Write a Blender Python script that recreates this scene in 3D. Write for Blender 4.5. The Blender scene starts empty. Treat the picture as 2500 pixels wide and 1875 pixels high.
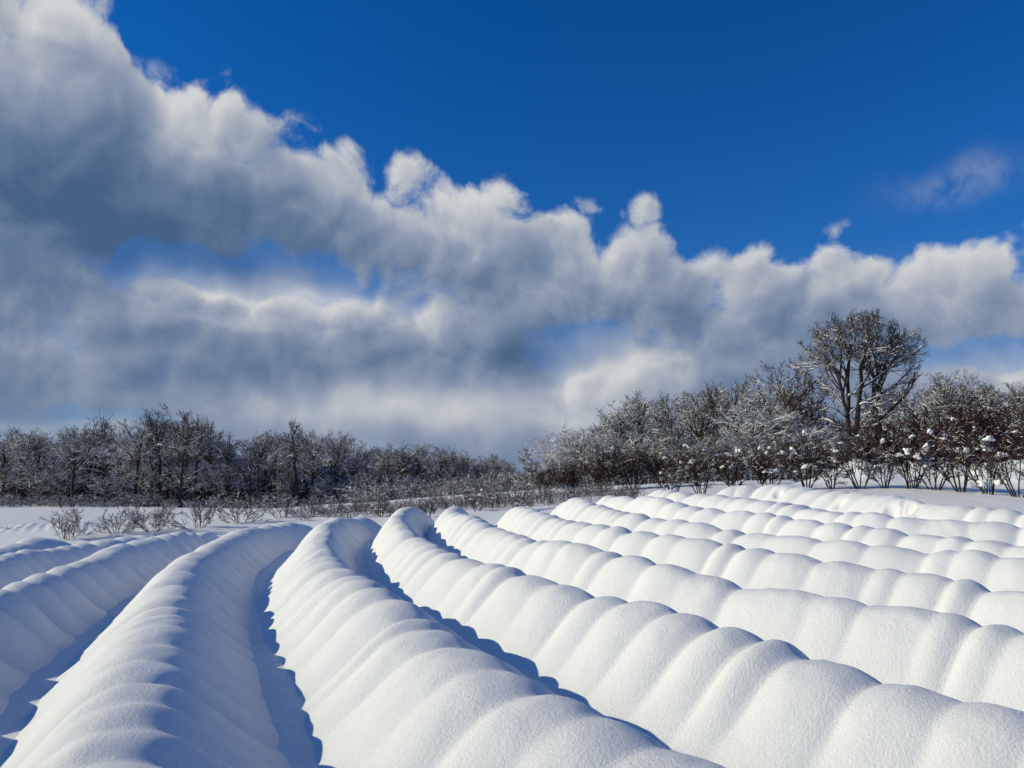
import bpy, math, random
import numpy as np
from mathutils import Vector

SC = bpy.context.scene
COL = SC.collection
R = math.radians
np.random.seed(7)

# ------------------------------------------------------------------ camera
FPX, CX, CY, HY = 1878.0, 1250.0, 937.5, 1200.0      # photograph pixels
CAMZ = 2.13
PITCH = math.atan((HY - CY) / FPX)
cam_d = bpy.data.cameras.new('camera')
cam = bpy.data.objects.new('camera', cam_d); COL.objects.link(cam)
cam.location = (0, 0, CAMZ)
cam.rotation_euler = (math.pi / 2 + PITCH, 0, 0)
cam_d.sensor_width = 36.0
cam_d.lens = FPX / 2500.0 * 36.0
cam_d.clip_start = 0.05
cam_d.clip_end = 6000
SC.camera = cam

def ray(px, py):
    x = (px - CX) / FPX; y = -(py - CY) / FPX
    s, c = math.sin(PITCH), math.cos(PITCH)
    return np.array([x, c - y * s, s + y * c])
def at(px, py, Y):
    d = ray(px, py); d = d * (Y / d[1])
    return d + np.array([0, 0, CAMZ])
def azel(px, py):
    d = ray(px, py); d = d / np.linalg.norm(d)
    return math.atan2(d[0], d[1]), math.asin(d[2])

# ------------------------------------------------------------------ light
SUN_EL, SUN_AZ = R(24.5), R(-88.0)                    # azimuth from the view direction, left is negative
sd = bpy.data.lights.new('sun', 'SUN')
sd.energy = 3.6; sd.angle = R(0.5); sd.color = (1.0, 0.93, 0.66)
sun = bpy.data.objects.new('sun', sd); COL.objects.link(sun)
S = Vector((math.sin(SUN_AZ) * math.cos(SUN_EL), math.cos(SUN_AZ) * math.cos(SUN_EL), math.sin(SUN_EL)))
sun.rotation_euler = S.to_track_quat('Z', 'Y').to_euler()
SC.view_settings.view_transform = 'Standard'
SC.view_settings.look = 'None'
SC.view_settings.exposure = 0.0
SC.view_settings.gamma = 1.0
SC.view_settings.use_curve_mapping = False

# ------------------------------------------------------------------ sky with clouds
world = bpy.data.worlds.new('World'); SC.world = world
world.use_nodes = True
WT = world.node_tree; WT.nodes.clear()
def wn(kind, **kw):
    n = WT.nodes.new(kind)
    for k, v in kw.items(): setattr(n, k, v)
    return n
def wl(a, b): WT.links.new(a, b)
def wmath(op, a, b=None, c=None, clamp=False):
    n = wn('ShaderNodeMath', operation=op, use_clamp=clamp)
    for i, v in enumerate((a, b, c)):
        if v is None: continue
        if isinstance(v, (int, float)): n.inputs[i].default_value = v
        else: wl(v, n.inputs[i])
    return n.outputs[0]
def wvec(op, a, b=None, out=0):
    n = wn('ShaderNodeVectorMath', operation=op)
    for i, v in enumerate((a, b)):
        if v is None: continue
        if isinstance(v, (tuple, list)): n.inputs[i].default_value = v
        else: wl(v, n.inputs[i])
    return n.outputs[out]
def wnoise(vec, scale, detail, rough=0.55, out='Fac'):
    n = wn('ShaderNodeTexNoise'); n.noise_dimensions = '2D'
    n.inputs['Scale'].default_value = scale; n.inputs['Detail'].default_value = detail
    n.inputs['Roughness'].default_value = rough
    wl(vec, n.inputs['Vector']); return n.outputs[out]
def wstep(v, lo, hi):
    n = wn('ShaderNodeMapRange', interpolation_type='SMOOTHSTEP')
    wl(v, n.inputs[0]); n.inputs[1].default_value = lo; n.inputs[2].default_value = hi
    return n.outputs[0]
def wmix(f, a, b):
    n = wn('ShaderNodeMix', data_type='RGBA')
    if isinstance(f, (int, float)): n.inputs[0].default_value = f
    else: wl(f, n.inputs[0])
    for i, v in ((6, a), (7, b)):
        if isinstance(v, tuple): n.inputs[i].default_value = (*v, 1)
        else: wl(v, n.inputs[i])
    return n.outputs[2]

tc = wn('ShaderNodeTexCoord')
dirv = wvec('NORMALIZE', tc.outputs['Generated'])
sep = wn('ShaderNodeSeparateXYZ'); wl(dirv, sep.inputs[0])
az = wmath('ARCTAN2', sep.outputs[0], sep.outputs[1])
el = wmath('ARCSINE', sep.outputs[2])
cmb = wn('ShaderNodeCombineXYZ'); wl(az, cmb.inputs[0]); wl(el, cmb.inputs[1])
P0 = cmb.outputs[0]
def wscale(v, f):
    n = wn('ShaderNodeVectorMath', operation='SCALE'); wl(v, n.inputs[0]); n.inputs['Scale'].default_value = f
    return n.outputs[0]
w1 = wvec('SUBTRACT', wnoise(P0, 7.0, 3.0, 0.5, 'Color'), (.5, .5, .5))
P1 = wvec('ADD', P0, wscale(w1, 0.055))
def gauss(P, px, py, rx, ry, wgt):
    a, e = azel(px, py)
    kx, ky = FPX / rx, FPX / ry
    n = wn('ShaderNodeVectorMath', operation='MULTIPLY_ADD')
    wl(P, n.inputs[0]); n.inputs[1].default_value = (kx, ky, 0); n.inputs[2].default_value = (-a * kx, -e * ky, 0)
    v = n.outputs[0]
    return wmath('POWER', 0.3679, wvec('DOT_PRODUCT', v, v, out=1))
def total(P, L, base):
    acc = base
    for b in L:
        acc = wmath('MULTIPLY_ADD', gauss(P, *b), b[4], acc)
    return acc
# upper edge of the cloud band, azimuth -> elevation
edge_px = [(-900, 420), (-500, 150), (-250, -150), (120, -120), (255, -40), (285, 60), (300, 180), (345, 215), (480, 212), (560, 215), (605, 262), (660, 312), (760, 345),
           (850, 385), (960, 395), (1080, 430), (1200, 432), (1290, 465), (1345, 525), (1400, 515), (1470, 535), (1590, 505), (1640, 590),
           (1760, 640), (1860, 560), (1960, 590), (2100, 565), (2200, 620), (2310, 550), (2400, 535), (2480, 570), (2800, 640)]
A0, A1, E1 = -1.0, 1.0, 0.8
pts = sorted((azel(x, y)[0], max(0.02, azel(x, y)[1])) for x, y in edge_px)
GAPS = [(430, 658, 190, 38, .85), (750, 672, 280, 54, 1.05), (1440, 850, 160, 66, .95), (2380, 855, 200, 36, .9), (230, 430, 320, 190, -.30), (1750, 720, 420, 80, -.15), (60, 1012, 240, 26, 1.0)]
def density(P, q):
    sp = wn('ShaderNodeSeparateXYZ'); wl(P, sp.inputs[0])
    ramp = wn('ShaderNodeValToRGB')
    wl(wmath('MULTIPLY_ADD', sp.outputs[0], 1 / (A1 - A0), -A0 / (A1 - A0), True), ramp.inputs[0])
    cr = ramp.color_ramp
    while len(cr.elements) > 1: cr.elements.remove(cr.elements[-1])
    for i, (a, e) in enumerate(pts[:32]):
        pos = (a - A0) / (A1 - A0)
        ce = cr.elements[0] if i == 0 else cr.elements.new(pos)
        ce.position = pos; ce.color = (e / E1, e / E1, e / E1, 1)
    band = wmath('SUBTRACT', wmath('MULTIPLY', ramp.outputs[0], E1), sp.outputs[1])
    shape = wmath('SUBTRACT', wmath('MINIMUM', wmath('MULTIPLY', band, 12.0), 0.88), wmath('MULTIPLY', total(P, GAPS if q < 2 else GAPS[:6], 0.0), 1.55))
    nz = wmath('MULTIPLY_ADD', wnoise(P, 12.0, (6.0, 4.0, 2.0)[q], 0.60), 1.7, -0.80)
    d = wmath('ADD', shape, nz)
    if q < 2:
        v = wn('ShaderNodeTexVoronoi', voronoi_dimensions='2D', feature='F1')
        v.inputs['Scale'].default_value = 17.0; v.inputs['Detail'].default_value = 0.0
        wl(P, v.inputs['Vector'])
        d = wmath('MULTIPLY_ADD', v.outputs['Distance'], -.95, wmath('ADD', d, .40))
    return d, band
D0, band = density(P1, 0)
def lit_at(off, q):
    d, b = density(wvec('ADD', P1, off), q)
    return wmath('MINIMUM', wmath('MAXIMUM', d, 0.0), 1.5)
near_d, _b = density(wvec('ADD', P1, (-0.011, 0.013, 0)), 1)
tau = wmath('ADD', wmath('MULTIPLY', wmath('MINIMUM', wmath('MAXIMUM', near_d, 0.0), 1.5), .85), wmath('MULTIPLY', lit_at((-0.045, 0.050, 0), 2), .9))
relief = wmath('MULTIPLY', wmath('SUBTRACT', D0, near_d), .17)
relief = wmath('MINIMUM', wmath('MAXIMUM', relief, -.16), .24)
lit = wmath('POWER', 2.718, wmath('MULTIPLY', tau, -.92))
bm = wstep(band, .05, .14)
alpha = wstep(wmath('DIVIDE', wmath('ADD', D0, wmath('MULTIPLY_ADD', bm, .42, .04)), wmath('MULTIPLY_ADD', bm, .62, .50)), 0.0, 1.0)
alpha = wmath('MULTIPLY', alpha, wstep(band, -.030, -.004))
small = total(P1, [(2370, 430, 80, 30, .26), (2280, 455, 110, 30, .10)], 0.0)
alpha = wmath('MAXIMUM', alpha, wmath('MULTIPLY', small, wmath('MULTIPLY_ADD', wnoise(P1, 22.0, 4.0, .6), 3.2, -.85)))
veil = wmath('MULTIPLY', wstep(band, .06, .20), wmath('MULTIPLY_ADD', wnoise(P1, 5.0, 3.0, .55), 1.0, .14))
lowm = wmath('SUBTRACT', 1.0, wstep(el, .14, .30))
alpha = wmath('MAXIMUM', alpha, wmath('MULTIPLY_ADD', lowm, .26, veil), clamp=True)
tone = total(P1, [(120, 110, 190, 170, .16), (460, 350, 110, 150, .24), (1200, 470, 200, 80, .20), (2390, 630, 200, 100, .12),
                  (1050, 1000, 420, 60, .48), (1420, 945, 130, 24, .2), (260, 500, 360, 140, -.34), (1250, 890, 190, 60, -.22), (650, 930, 320, 45, -.12)], 0.20)
tone = wmath('ADD', wmath('MULTIPLY_ADD', lit, .72, tone), wmath('MULTIPLY', relief, wmath('MULTIPLY', wstep(band, .02, .08), wstep(el, .02, .22))))
tone = wmath('MINIMUM', wmath('MAXIMUM', tone, 0.0), 1.0)
crp = wn('ShaderNodeValToRGB'); wl(tone, crp.inputs[0])
c = crp.color_ramp
cs = [(0.0, (.060, .120, .235)), (.25, (.135, .200, .320)), (.5, (.270, .325, .430)), (.75, (.440, .480, .535)), (1.0, (.62, .64, .655))]
for i, (p, k) in enumerate(cs):
    e = c.elements[i] if i < 2 else c.elements.new(p)
    e.position = p; e.color = (*k, 1)
sky = wn('ShaderNodeTexSky', sky_type='NISHITA')
sky.sun_disc = False; sky.sun_elevation = SUN_EL; sky.sun_rotation = SUN_AZ
sky.air_density = 1.0; sky.dust_density = 0.3; sky.ozone_density = 3.0; sky.altitude = 200
SKY_K = 0.10
skyc = wvec('MULTIPLY', sky.outputs[0], (SKY_K * .015, SKY_K * .50, SKY_K * 1.10))
hz = wmath('POWER', 2.718, wmath('MULTIPLY', wmath('MAXIMUM', el, 0.0), -7.5))
skyc = wmix(wmath('MULTIPLY', hz, .80), skyc, (.20, .36, .56))
out_c = wmix(alpha, skyc, crp.outputs[0])
bg = wn('ShaderNodeBackground'); bg.inputs['Strength'].default_value = 1.0
wl(out_c, bg.inputs['Color'])
wo = wn('ShaderNodeOutputWorld'); wl(bg.outputs[0], wo.inputs[0])
world.cycles.sampling_method = 'MANUAL'; world.cycles.sample_map_resolution = 256
SC.cycles.max_bounces = 4; SC.cycles.diffuse_bounces = 2; SC.cycles.glossy_bounces = 1; SC.cycles.transmission_bounces = 0

# ------------------------------------------------------------------ helpers
def vnoise(x, y, seed=0):
    """smooth value noise, about -1..1"""
    xi = np.floor(x).astype(np.int64); yi = np.floor(y).astype(np.int64)
    fx = x - xi; fy = y - yi
    fx = fx * fx * (3 - 2 * fx); fy = fy * fy * (3 - 2 * fy)
    def h(a, b):
        n = (a * 374761393 + b * 668265263 + seed * 982451653) & 0x7fffffff
        n = ((n ^ (n >> 13)) * 1274126177) & 0x7fffffff
        return ((n ^ (n >> 16)) & 0xffff) / 32767.5 - 1
    return (h(xi, yi) * (1 - fx) + h(xi + 1, yi) * fx) * (1 - fy) + (h(xi, yi + 1) * (1 - fx) + h(xi + 1, yi + 1) * fx) * fy

def mesh_np(name, V, F, smooth=True):
    V = np.asarray(V, np.float32); F = np.asarray(F, np.int32)
    me = bpy.data.meshes.new(name)
    k = F.shape[1]
    me.vertices.add(len(V)); me.vertices.foreach_set('co', V.ravel())
    me.loops.add(F.size); me.loops.foreach_set('vertex_index', F.ravel())
    me.polygons.add(len(F)); me.polygons.foreach_set('loop_start', np.arange(0, F.size, k, dtype=np.int32))
    if smooth: me.polygons.foreach_set('use_smooth', np.ones(len(F), bool))
    me.update(calc_edges=True)
    return me
def link(name, data, parent=None, loc=None):
    o = bpy.data.objects.new(name, data); COL.objects.link(o)
    if parent: o.parent = parent
    if loc is not None: o.location = loc
    return o
def tag(o, label=None, cat=None, group=None, kind=None):
    if label: o['label'] = label
    if cat: o['category'] = cat
    if group: o['group'] = group
    if kind: o['kind'] = kind
    return o
ORD = ['first', 'second', 'third', 'fourth', 'fifth', 'sixth', 'seventh', 'eighth', 'ninth', 'tenth', 'eleventh', 'twelfth', 'thirteenth', 'fourteenth', 'fifteenth',
       'sixteenth', 'seventeenth', 'eighteenth', 'nineteenth', 'twentieth', 'twenty-first', 'twenty-second', 'twenty-third', 'twenty-fourth', 'twenty-fifth', 'twenty-sixth', 'twenty-seventh', 'twenty-eighth', 'twenty-ninth', 'thirtieth']

# ------------------------------------------------------------------ materials
def material(name):
    m = bpy.data.materials.new(name); m.use_nodes = True
    return m, m.node_tree, m.node_tree.nodes['Principled BSDF']
def snow_mat(name, fine_scale, strength, dist, coarse=0.0):
    m, t, b = material(name)
    b.inputs['Roughness'].default_value = 0.62
    b.inputs['Specular IOR Level'].default_value = 0.22
    tcn = t.nodes.new('ShaderNodeTexCoord')
    n1 = t.nodes.new('ShaderNodeTexNoise'); n1.inputs['Scale'].default_value = fine_scale; n1.inputs['Detail'].default_value = 6; n1.inputs['Roughness'].default_value = .72
    n2 = t.nodes.new('ShaderNodeTexNoise'); n2.inputs['Scale'].default_value = 1.1; n2.inputs['Detail'].default_value = 3
    t.links.new(tcn.outputs['Object'], n1.inputs['Vector']); t.links.new(tcn.outputs['Object'], n2.inputs['Vector'])
    r = t.nodes.new('ShaderNodeMix'); r.data_type = 'RGBA'
    r.inputs[6].default_value = (.88, .88, .86, 1); r.inputs[7].default_value = (.92, .91, .885, 1)
    t.links.new(n2.outputs['Fac'], r.inputs[0]); t.links.new(r.outputs[2], b.inputs['Base Color'])
    bp = t.nodes.new('ShaderNodeBump'); bp.inputs['Strength'].default_value = strength; bp.inputs['Distance'].default_value = dist
    h = n1.outputs['Fac']
    if coarse:
        n3 = t.nodes.new('ShaderNodeTexNoise'); n3.inputs['Scale'].default_value = fine_scale * .28; n3.inputs['Detail'].default_value = 3
        t.links.new(tcn.outputs['Object'], n3.inputs['Vector'])
        ad = t.nodes.new('ShaderNodeMath'); ad.operation = 'MULTIPLY_ADD'; ad.inputs[1].default_value = coarse
        t.links.new(n3.outputs['Fac'], ad.inputs[0]); t.links.new(n1.outputs['Fac'], ad.inputs[2]); h = ad.outputs[0]
    t.links.new(h, bp.inputs['Height']); t.links.new(bp.outputs[0], b.inputs['Normal'])
    return m
M_ROW = snow_mat('snow_on_rows', 52.0, .8, .015, .35)
M_FIELD = snow_mat('snow_on_field', 24.0, .6, .03, 1.2)
M_CLUMP = snow_mat('snow_on_branches', 6.0, .3, .03)
def bark_mat(name, c1, c2, scale=3.0):
    m, t, b = material(name)
    b.inputs['Roughness'].default_value = .9; b.inputs['Specular IOR Level'].default_value = .1
    tcn = t.nodes.new('ShaderNodeTexCoord')
    n1 = t.nodes.new('ShaderNodeTexNoise'); n1.inputs['Scale'].default_value = scale; n1.inputs['Detail'].default_value = 4
    t.links.new(tcn.outputs['Object'], n1.inputs['Vector'])
    r = t.nodes.new('ShaderNodeMix'); r.data_type = 'RGBA'
    r.inputs[6].default_value = (*c1, 1); r.inputs[7].default_value = (*c2, 1)
    mr = t.nodes.new('ShaderNodeMapRange'); mr.inputs[1].default_value = .35; mr.inputs[2].default_value = .65
    t.links.new(n1.outputs['Fac'], mr.inputs[0]); t.links.new(mr.outputs[0], r.inputs[0]); t.links.new(r.outputs[2], b.inputs['Base Color'])
    return m
M_BARK = bark_mat('bark_dark', (.035, .030, .027), (.075, .066, .058))
M_TWIG = bark_mat('twig_grey_brown', (.050, .043, .040), (.105, .090, .080), 1.0)
M_TWIGR = bark_mat('twig_red_brown', (.042, .022, .019), (.080, .040, .034), 1.5)
M_LEAF = bark_mat('leaf_russet', (.095, .030, .016), (.170, .065, .035), 2.0)
M_STRAW = bark_mat('dry_stem_tan', (.13, .095, .06), (.22, .17, .11), 2.0)

# ------------------------------------------------------------------ ground height
ROWH = 0.55
ctrl = []
def plane(x, y): return 0.02 * x + 0.0875 * y
for x in (-6, -3, 0, 3, 6, 10):
    for y in (-6, -2, 1, 4, 7):
        if x == -6 and y > 5: continue
        ctrl.append((x, y, plane(x, y)))
for x in (0, 3, 6, 10):
    for y in (10, 13): ctrl.append((x, y, plane(x, y) - (0.0 if y < 12 else .02)))
for px, py, Y in [(739, 1272, 18.7), (536, 1291, 17.4), (384, 1301, 18.0), (0, 1357, 12.7), (0, 1324, 17.8), (852, 1267, 17.4), (977, 1243, 16.0),
                  (1110, 1235, 16.5), (1256, 1231, 16.5), (1381, 1216, 17.0), (1471, 1208, 17.8), (1595, 1197, 18.6), (1747, 1188, 19.5)]:
    p = at(px, py, Y); ctrl.append((p[0], p[1], p[2] - ROWH))
for px, py, Y in [(2480, 1212, 20), (2420, 1203, 22), (2285, 1193, 24), (2100, 1191, 25), (1970, 1189, 26), (1700, 1193, 27), (1480, 1205, 28), (1270, 1231, 26), (1000, 1252, 25),
                  (850, 1260, 25), (1100, 1243, 26), (680, 1264, 26), (490, 1290, 23), (385, 1300, 22), (285, 1303, 21.5), (170, 1313, 21), (0, 1340, 20), (0, 1290, 40), (0, 1250, 75), (0, 1228, 130),
                  (400, 1232, 130), (700, 1240, 130), (300, 1265, 60), (700, 1252, 70), (1100, 1225, 200), (1400, 1192, 70), (2100, 1178, 70), (2500, 1170, 60), (-700, 1255, 100),
                  (3300, 1170, 60), (1250, 1206, 400), (-1500, 1220, 300), (3500, 1180, 300), (2900, 1215, 22), (3300, 1260, 14), (-500, 1360, 20)]:
    ctrl.append(tuple(at(px, py, Y)))
CT = np.array(ctrl)
def _k(r2): return np.where(r2 > 1e-9, r2 * np.log(np.maximum(r2, 1e-9)) * .5, 0)
_n = len(CT)
_A = np.zeros((_n + 3, _n + 3))
_d2 = ((CT[:, None, :2] - CT[None, :, :2]) ** 2).sum(2)
_A[:_n, :_n] = _k(_d2) + np.eye(_n) * 0.02
_A[:_n, _n] = 1; _A[:_n, _n + 1:] = CT[:, :2]; _A[_n, :_n] = 1; _A[_n + 1:, :_n] = CT[:, :2].T
_w = np.linalg.solve(_A, np.concatenate([CT[:, 2], np.zeros(3)]))
def ground(x, y):
    x = np.asarray(x, float); y = np.asarray(y, float); sh = x.shape
    xf, yf = x.ravel(), y.ravel()
    out = np.zeros(len(xf))
    for i in range(0, len(xf), 20000):
        a, b = xf[i:i + 20000], yf[i:i + 20000]
        d2 = (a[:, None] - CT[None, :, 0]) ** 2 + (b[:, None] - CT[None, :, 1]) ** 2
        out[i:i + 20000] = _k(d2) @ _w[:_n] + _w[_n] + a * _w[_n + 1] + b * _w[_n + 2]
    r = np.hypot(xf, yf)
    f = np.clip((r - 140) / 260, 0, 1); f = f * f * (3 - 2 * f)
    back = np.clip((-yf - 4) / 30, 0, 1)
    out = out * (1 - back) + (-1.0) * back
    out = out * (1 - f) + 1.0 * f
    return out.reshape(sh)
def gz(x, y): return float(ground(np.array([x]), np.array([y]))[0])

# rough snow bank behind the right-hand shrubs, ruts and clods on the left-hand field
BANK = np.array([at(1930, 1185, 29)[:2], at(2100, 1185, 28.5)[:2], at(2300, 1185, 27.5)[:2], at(2520, 1185, 25.5)[:2], at(2900, 1185, 24)[:2]])
def bank_d(x, y):
    best = np.full(x.shape, 1e9); tt = np.zeros(x.shape)
    L = 0
    for a, b in zip(BANK[:-1], BANK[1:]):
        ab = b - a; l = np.hypot(*ab)
        t = np.clip(((x - a[0]) * ab[0] + (y - a[1]) * ab[1]) / l ** 2, 0, 1)
        d = np.hypot(x - a[0] - t * ab[0], y - a[1] - t * ab[1])
        m = d < best; best = np.where(m, d, best); tt = np.where(m, L + t * l, tt); L += l
    return best, tt / L
def surface(x, y):
    z = ground(x, y)
    r = np.hypot(x, y)
    z = z + .05 * vnoise(x / 3.1, y / 3.1, 3) * np.clip((r - 3) / 10, 0, 1)
    # bank
    d, t = bank_d(x, y)
    b = np.exp(-(d / 1.5) ** 2) * np.clip(t * 5, 0, 1)
    cl = vnoise(x / .55, y / .55, 11) * .5 + vnoise(x / .23, y / .23, 12) * .5
    z = z + b * (.78 + .2 * vnoise(x / 1.4, y / 1.4, 5) + .24 * cl)
    # tracks on the left-hand field
    f = np.clip((-x - 9) / 4, 0, 1) * np.clip((y - 23) / 4, 0, 1) * np.clip((110 - y) / 40, 0, 1)
    cl2 = vnoise(x / .55, y / .8, 21) * .6 + vnoise(x / .3, y / .4, 22) * .4
    z = z + f * .10 * np.maximum(cl2, -.2)
    q = x + .60 * y + 1.2 * np.sin(y / 14.0)
    rm = np.exp(-((q - .6) / 2.0) ** 4)
    z = z - f * rm * (.06 * (.5 + .5 * np.cos(q * 6.283 / .40)) ** 2)
    # scattered crumbs of crust towards the right-hand shrubs
    g = np.clip((x - 8) / 3, 0, 1) * np.clip((y - 13) / 4, 0, 1) * np.clip((32 - y) / 4, 0, 1)
    z = z + g * .05 * np.clip(vnoise(x / .32, y / .32, 31) - .25, 0, 1)
    return z

def grid_lines(dense0, dense1, step, far, grow=1.16):
    a = list(np.arange(dense0, dense1 + 1e-6, step))
    s, v = step, a[-1]
    while v < far: s *= grow; v += s; a.append(v)
    s, v = step, a[0]; pre = []
    while v > -far: s *= grow; v -= s; pre.append(v)
    return np.array(pre[::-1] + a)
gx = np.unique(np.round(np.concatenate([grid_lines(-34, 26, .24, 2600), np.arange(-27, -13, .11)]), 3)); gy = np.unique(np.round(np.concatenate([grid_lines(-2, 46, .24, 2600), np.arange(20, 42, .12)]), 3))
GX, GY = np.meshgrid(gx, gy, indexing='ij')
GZ = surface(GX, GY)
nx, ny = GX.shape
idx = np.arange(nx * ny).reshape(nx, ny)
gf = np.stack([idx[:-1, :-1], idx[1:, :-1], idx[1:, 1:], idx[:-1, 1:]], -1).reshape(-1, 4)
gme = mesh_np('snow_field', np.stack([GX, GY, GZ], -1).reshape(-1, 3), gf)
gme.materials.append(M_FIELD)
tag(link('snow_field', gme), 'smooth snow covered field', kind='structure')

# ------------------------------------------------------------------ snow covered rows
def hit_crest(px, py, y0=2.0):
    d = ray(px, py)
    Y = np.linspace(y0, 30, 1200)
    X = d[0] / d[1] * Y; Z = CAMZ + d[2] / d[1] * Y
    k = np.where(Z < ground(X, Y) + ROWH)[0]
    i = k[0] if len(k) else int(np.argmin(Z - ground(X, Y)))
    return X[i], Y[i]
def smooth_path(P, ds):
    P = np.array(P, float)
    s = np.concatenate([[0], np.cumsum(np.hypot(*np.diff(P, axis=0).T))])
    n = int(s[-1] / ds) + 1
    si = np.linspace(0, s[-1], n)
    L = np.stack([np.interp(si, s, P[:, 0]), np.interp(si, s, P[:, 1])], 1)
    sg = .55 / ds; r = int(3 * sg)
    k = np.exp(-.5 * (np.arange(-r, r + 1) / sg) ** 2); k /= k.sum()
    out = []
    for a in (0, 1):
        q = np.concatenate([2 * L[0, a] - L[r:0:-1, a], L[:, a], 2 * L[-1, a] - L[-2:-r - 2:-1, a]])
        out.append(np.convolve(q, k, 'valid'))
    C = np.stack(out, 1)
    s = np.concatenate([[0], np.cumsum(np.hypot(*np.diff(C, axis=0).T))])
    si = np.linspace(0, s[-1], n)
    return np.stack([np.interp(si, s, C[:, 0]), np.interp(si, s, C[:, 1])], 1), si

def make_row(label, C, s, HWL, HWR, seed, depth=(.05, .12), gap=None, cap=True, hoop=.66):
    rng = np.random.RandomState(seed)
    T = np.gradient(C, axis=0); T /= np.linalg.norm(T, axis=1)[:, None]
    Nn = np.stack([T[:, 1], -T[:, 0]], 1)
    L = s[-1]
    hoops = [-.3]
    while hoops[-1] < L + .4: hoops.append(hoops[-1] + hoop * rng.choice([.55, .8, 1.0, 1.15, 1.5], p=[.2, .3, .3, .17, .03]) * rng.uniform(.88, 1.12))
    hoops = np.array(hoops)
    hh = rng.normal(0, .024, len(hoops)); cre = rng.uniform(depth[0], depth[1], len(hoops)) * np.where(rng.rand(len(hoops)) < .14, .45, 1)
    k = np.clip(np.searchsorted(hoops, s) - 1, 0, len(hoops) - 2)
    t = (s - hoops[k]) / (hoops[k + 1] - hoops[k])
    skew = rng.uniform(.85, 1.2, len(hoops))[k]
    tt = t ** skew
    sag = np.where(tt < .5, cre[k], cre[k + 1]) * np.abs(2 * tt - 1) ** 2.0
    hv = hh[k] * (1 - t) + hh[k + 1] * t
    def gs(a, sg):
        r = int(sg * 3 / DS) + 1
        kk = np.exp(-.5 * (np.arange(-r, r + 1) * DS / sg) ** 2); kk /= kk.sum()
        return np.convolve(np.pad(a, r, mode='edge'), kk, 'valid')
    sag = gs(sag, .014); hv = gs(hv, .12)
    hv = hv + .035 * vnoise(s / 2.3, s * 0 + seed, 77)
    nu = 45
    u = np.linspace(-1, 1, nu)
    u = np.sign(u) * np.abs(u) ** .92
    U, SS = np.meshgrid(u, s)
    prof = .5 + .5 * np.cos(math.pi * np.abs(U) ** 1.12)
    HW = np.where(U < 0, HWL[:, None], HWR[:, None])
    lat = U * HW * (1 + .05 * vnoise(SS / .9, U * 0 + seed * 3.3, 5))
    shift = .05 * vnoise(s / 1.7, s * 0 + 9.1 * seed, 8) + .03 * vnoise(s / .6, s * 0 + 5.1 * seed, 9)
    # the cover also draws in on the flanks between the hoops
    ph = np.interp(s, hoops, np.arange(len(hoops)))
    flank = np.exp(-((np.abs(U) - .5) / .28) ** 2)
    H = (ROWH + hv[:, None]) * prof - sag[:, None] * (prof ** .62) * (1 + .6 * flank)
    if cap:
        d = np.clip((L - s) / .85, 0, 1); H = H * np.sqrt(np.clip(1 - (1 - d) ** 2, 0, 1))[:, None]
    X = C[:, 0][:, None] + Nn[:, 0][:, None] * (lat + shift[:, None] * prof); Y = C[:, 1][:, None] + Nn[:, 1][:, None] * (lat + shift[:, None] * prof)
    if gap:
        for (gx_, gy_, gr, gd) in gap:
            dd = np.hypot(X - gx_, Y - gy_)
            m = np.exp(-(dd / gr) ** 2)
            H = H * (1 - gd * m) + m * .15 * (vnoise(X / .13, Y / .13, 61) + .7 * vnoise(X / .06, Y / .06, 62)) * (gd > .3)
    H = H + .012 * vnoise(X / .33, Y / .33, 41) * prof + .005 * vnoise(X / .11, Y / .11, 42) * (.4 + prof)
    G = ground(X, Y)
    Z = G + H - .035 * (1 - prof) ** 6 + .004
    V = np.stack([X, Y, Z], -1)
    n = len(s)
    # vertex normals of the whole row, so that the humps join without a seam
    dS = np.gradient(V, axis=0); dU = np.gradient(V, axis=1)
    NV = np.cross(dU, dS); NV /= np.linalg.norm(NV, axis=2)[..., None]
    if NV[..., 2].mean() < 0: NV = -NV
    org = V[n // 2, nu // 2].copy(); org[2] = G[n // 2, nu // 2]
    root = link('snow_row', None, loc=tuple(org)); root.empty_display_size = .3
    tag(root, label, 'snow row', 'snow covered crop rows curving over the field')
    mids = hoops
    cuts = [0] + [int(np.searchsorted(s, m)) for m in mids if .15 < m < L - .4] + [n - 1]
    for a, b in zip(cuts[:-1], cuts[1:]):
        if b - a < 2: continue
        v = (V[a:b + 1] - org).reshape(-1, 3); m_ = b + 1 - a
        ii = np.arange(m_ * nu).reshape(m_, nu)
        f = np.stack([ii[:-1, :-1], ii[:-1, 1:], ii[1:, 1:], ii[1:, :-1]], -1).reshape(-1, 4)
        me = mesh_np('snow_hump', v, f)
        me.materials.append(M_ROW)
        me.normals_split_custom_set_from_vertices(NV[a:b + 1].reshape(-1, 3).tolist())
        link('snow_hump', me, root)
    return root

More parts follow.
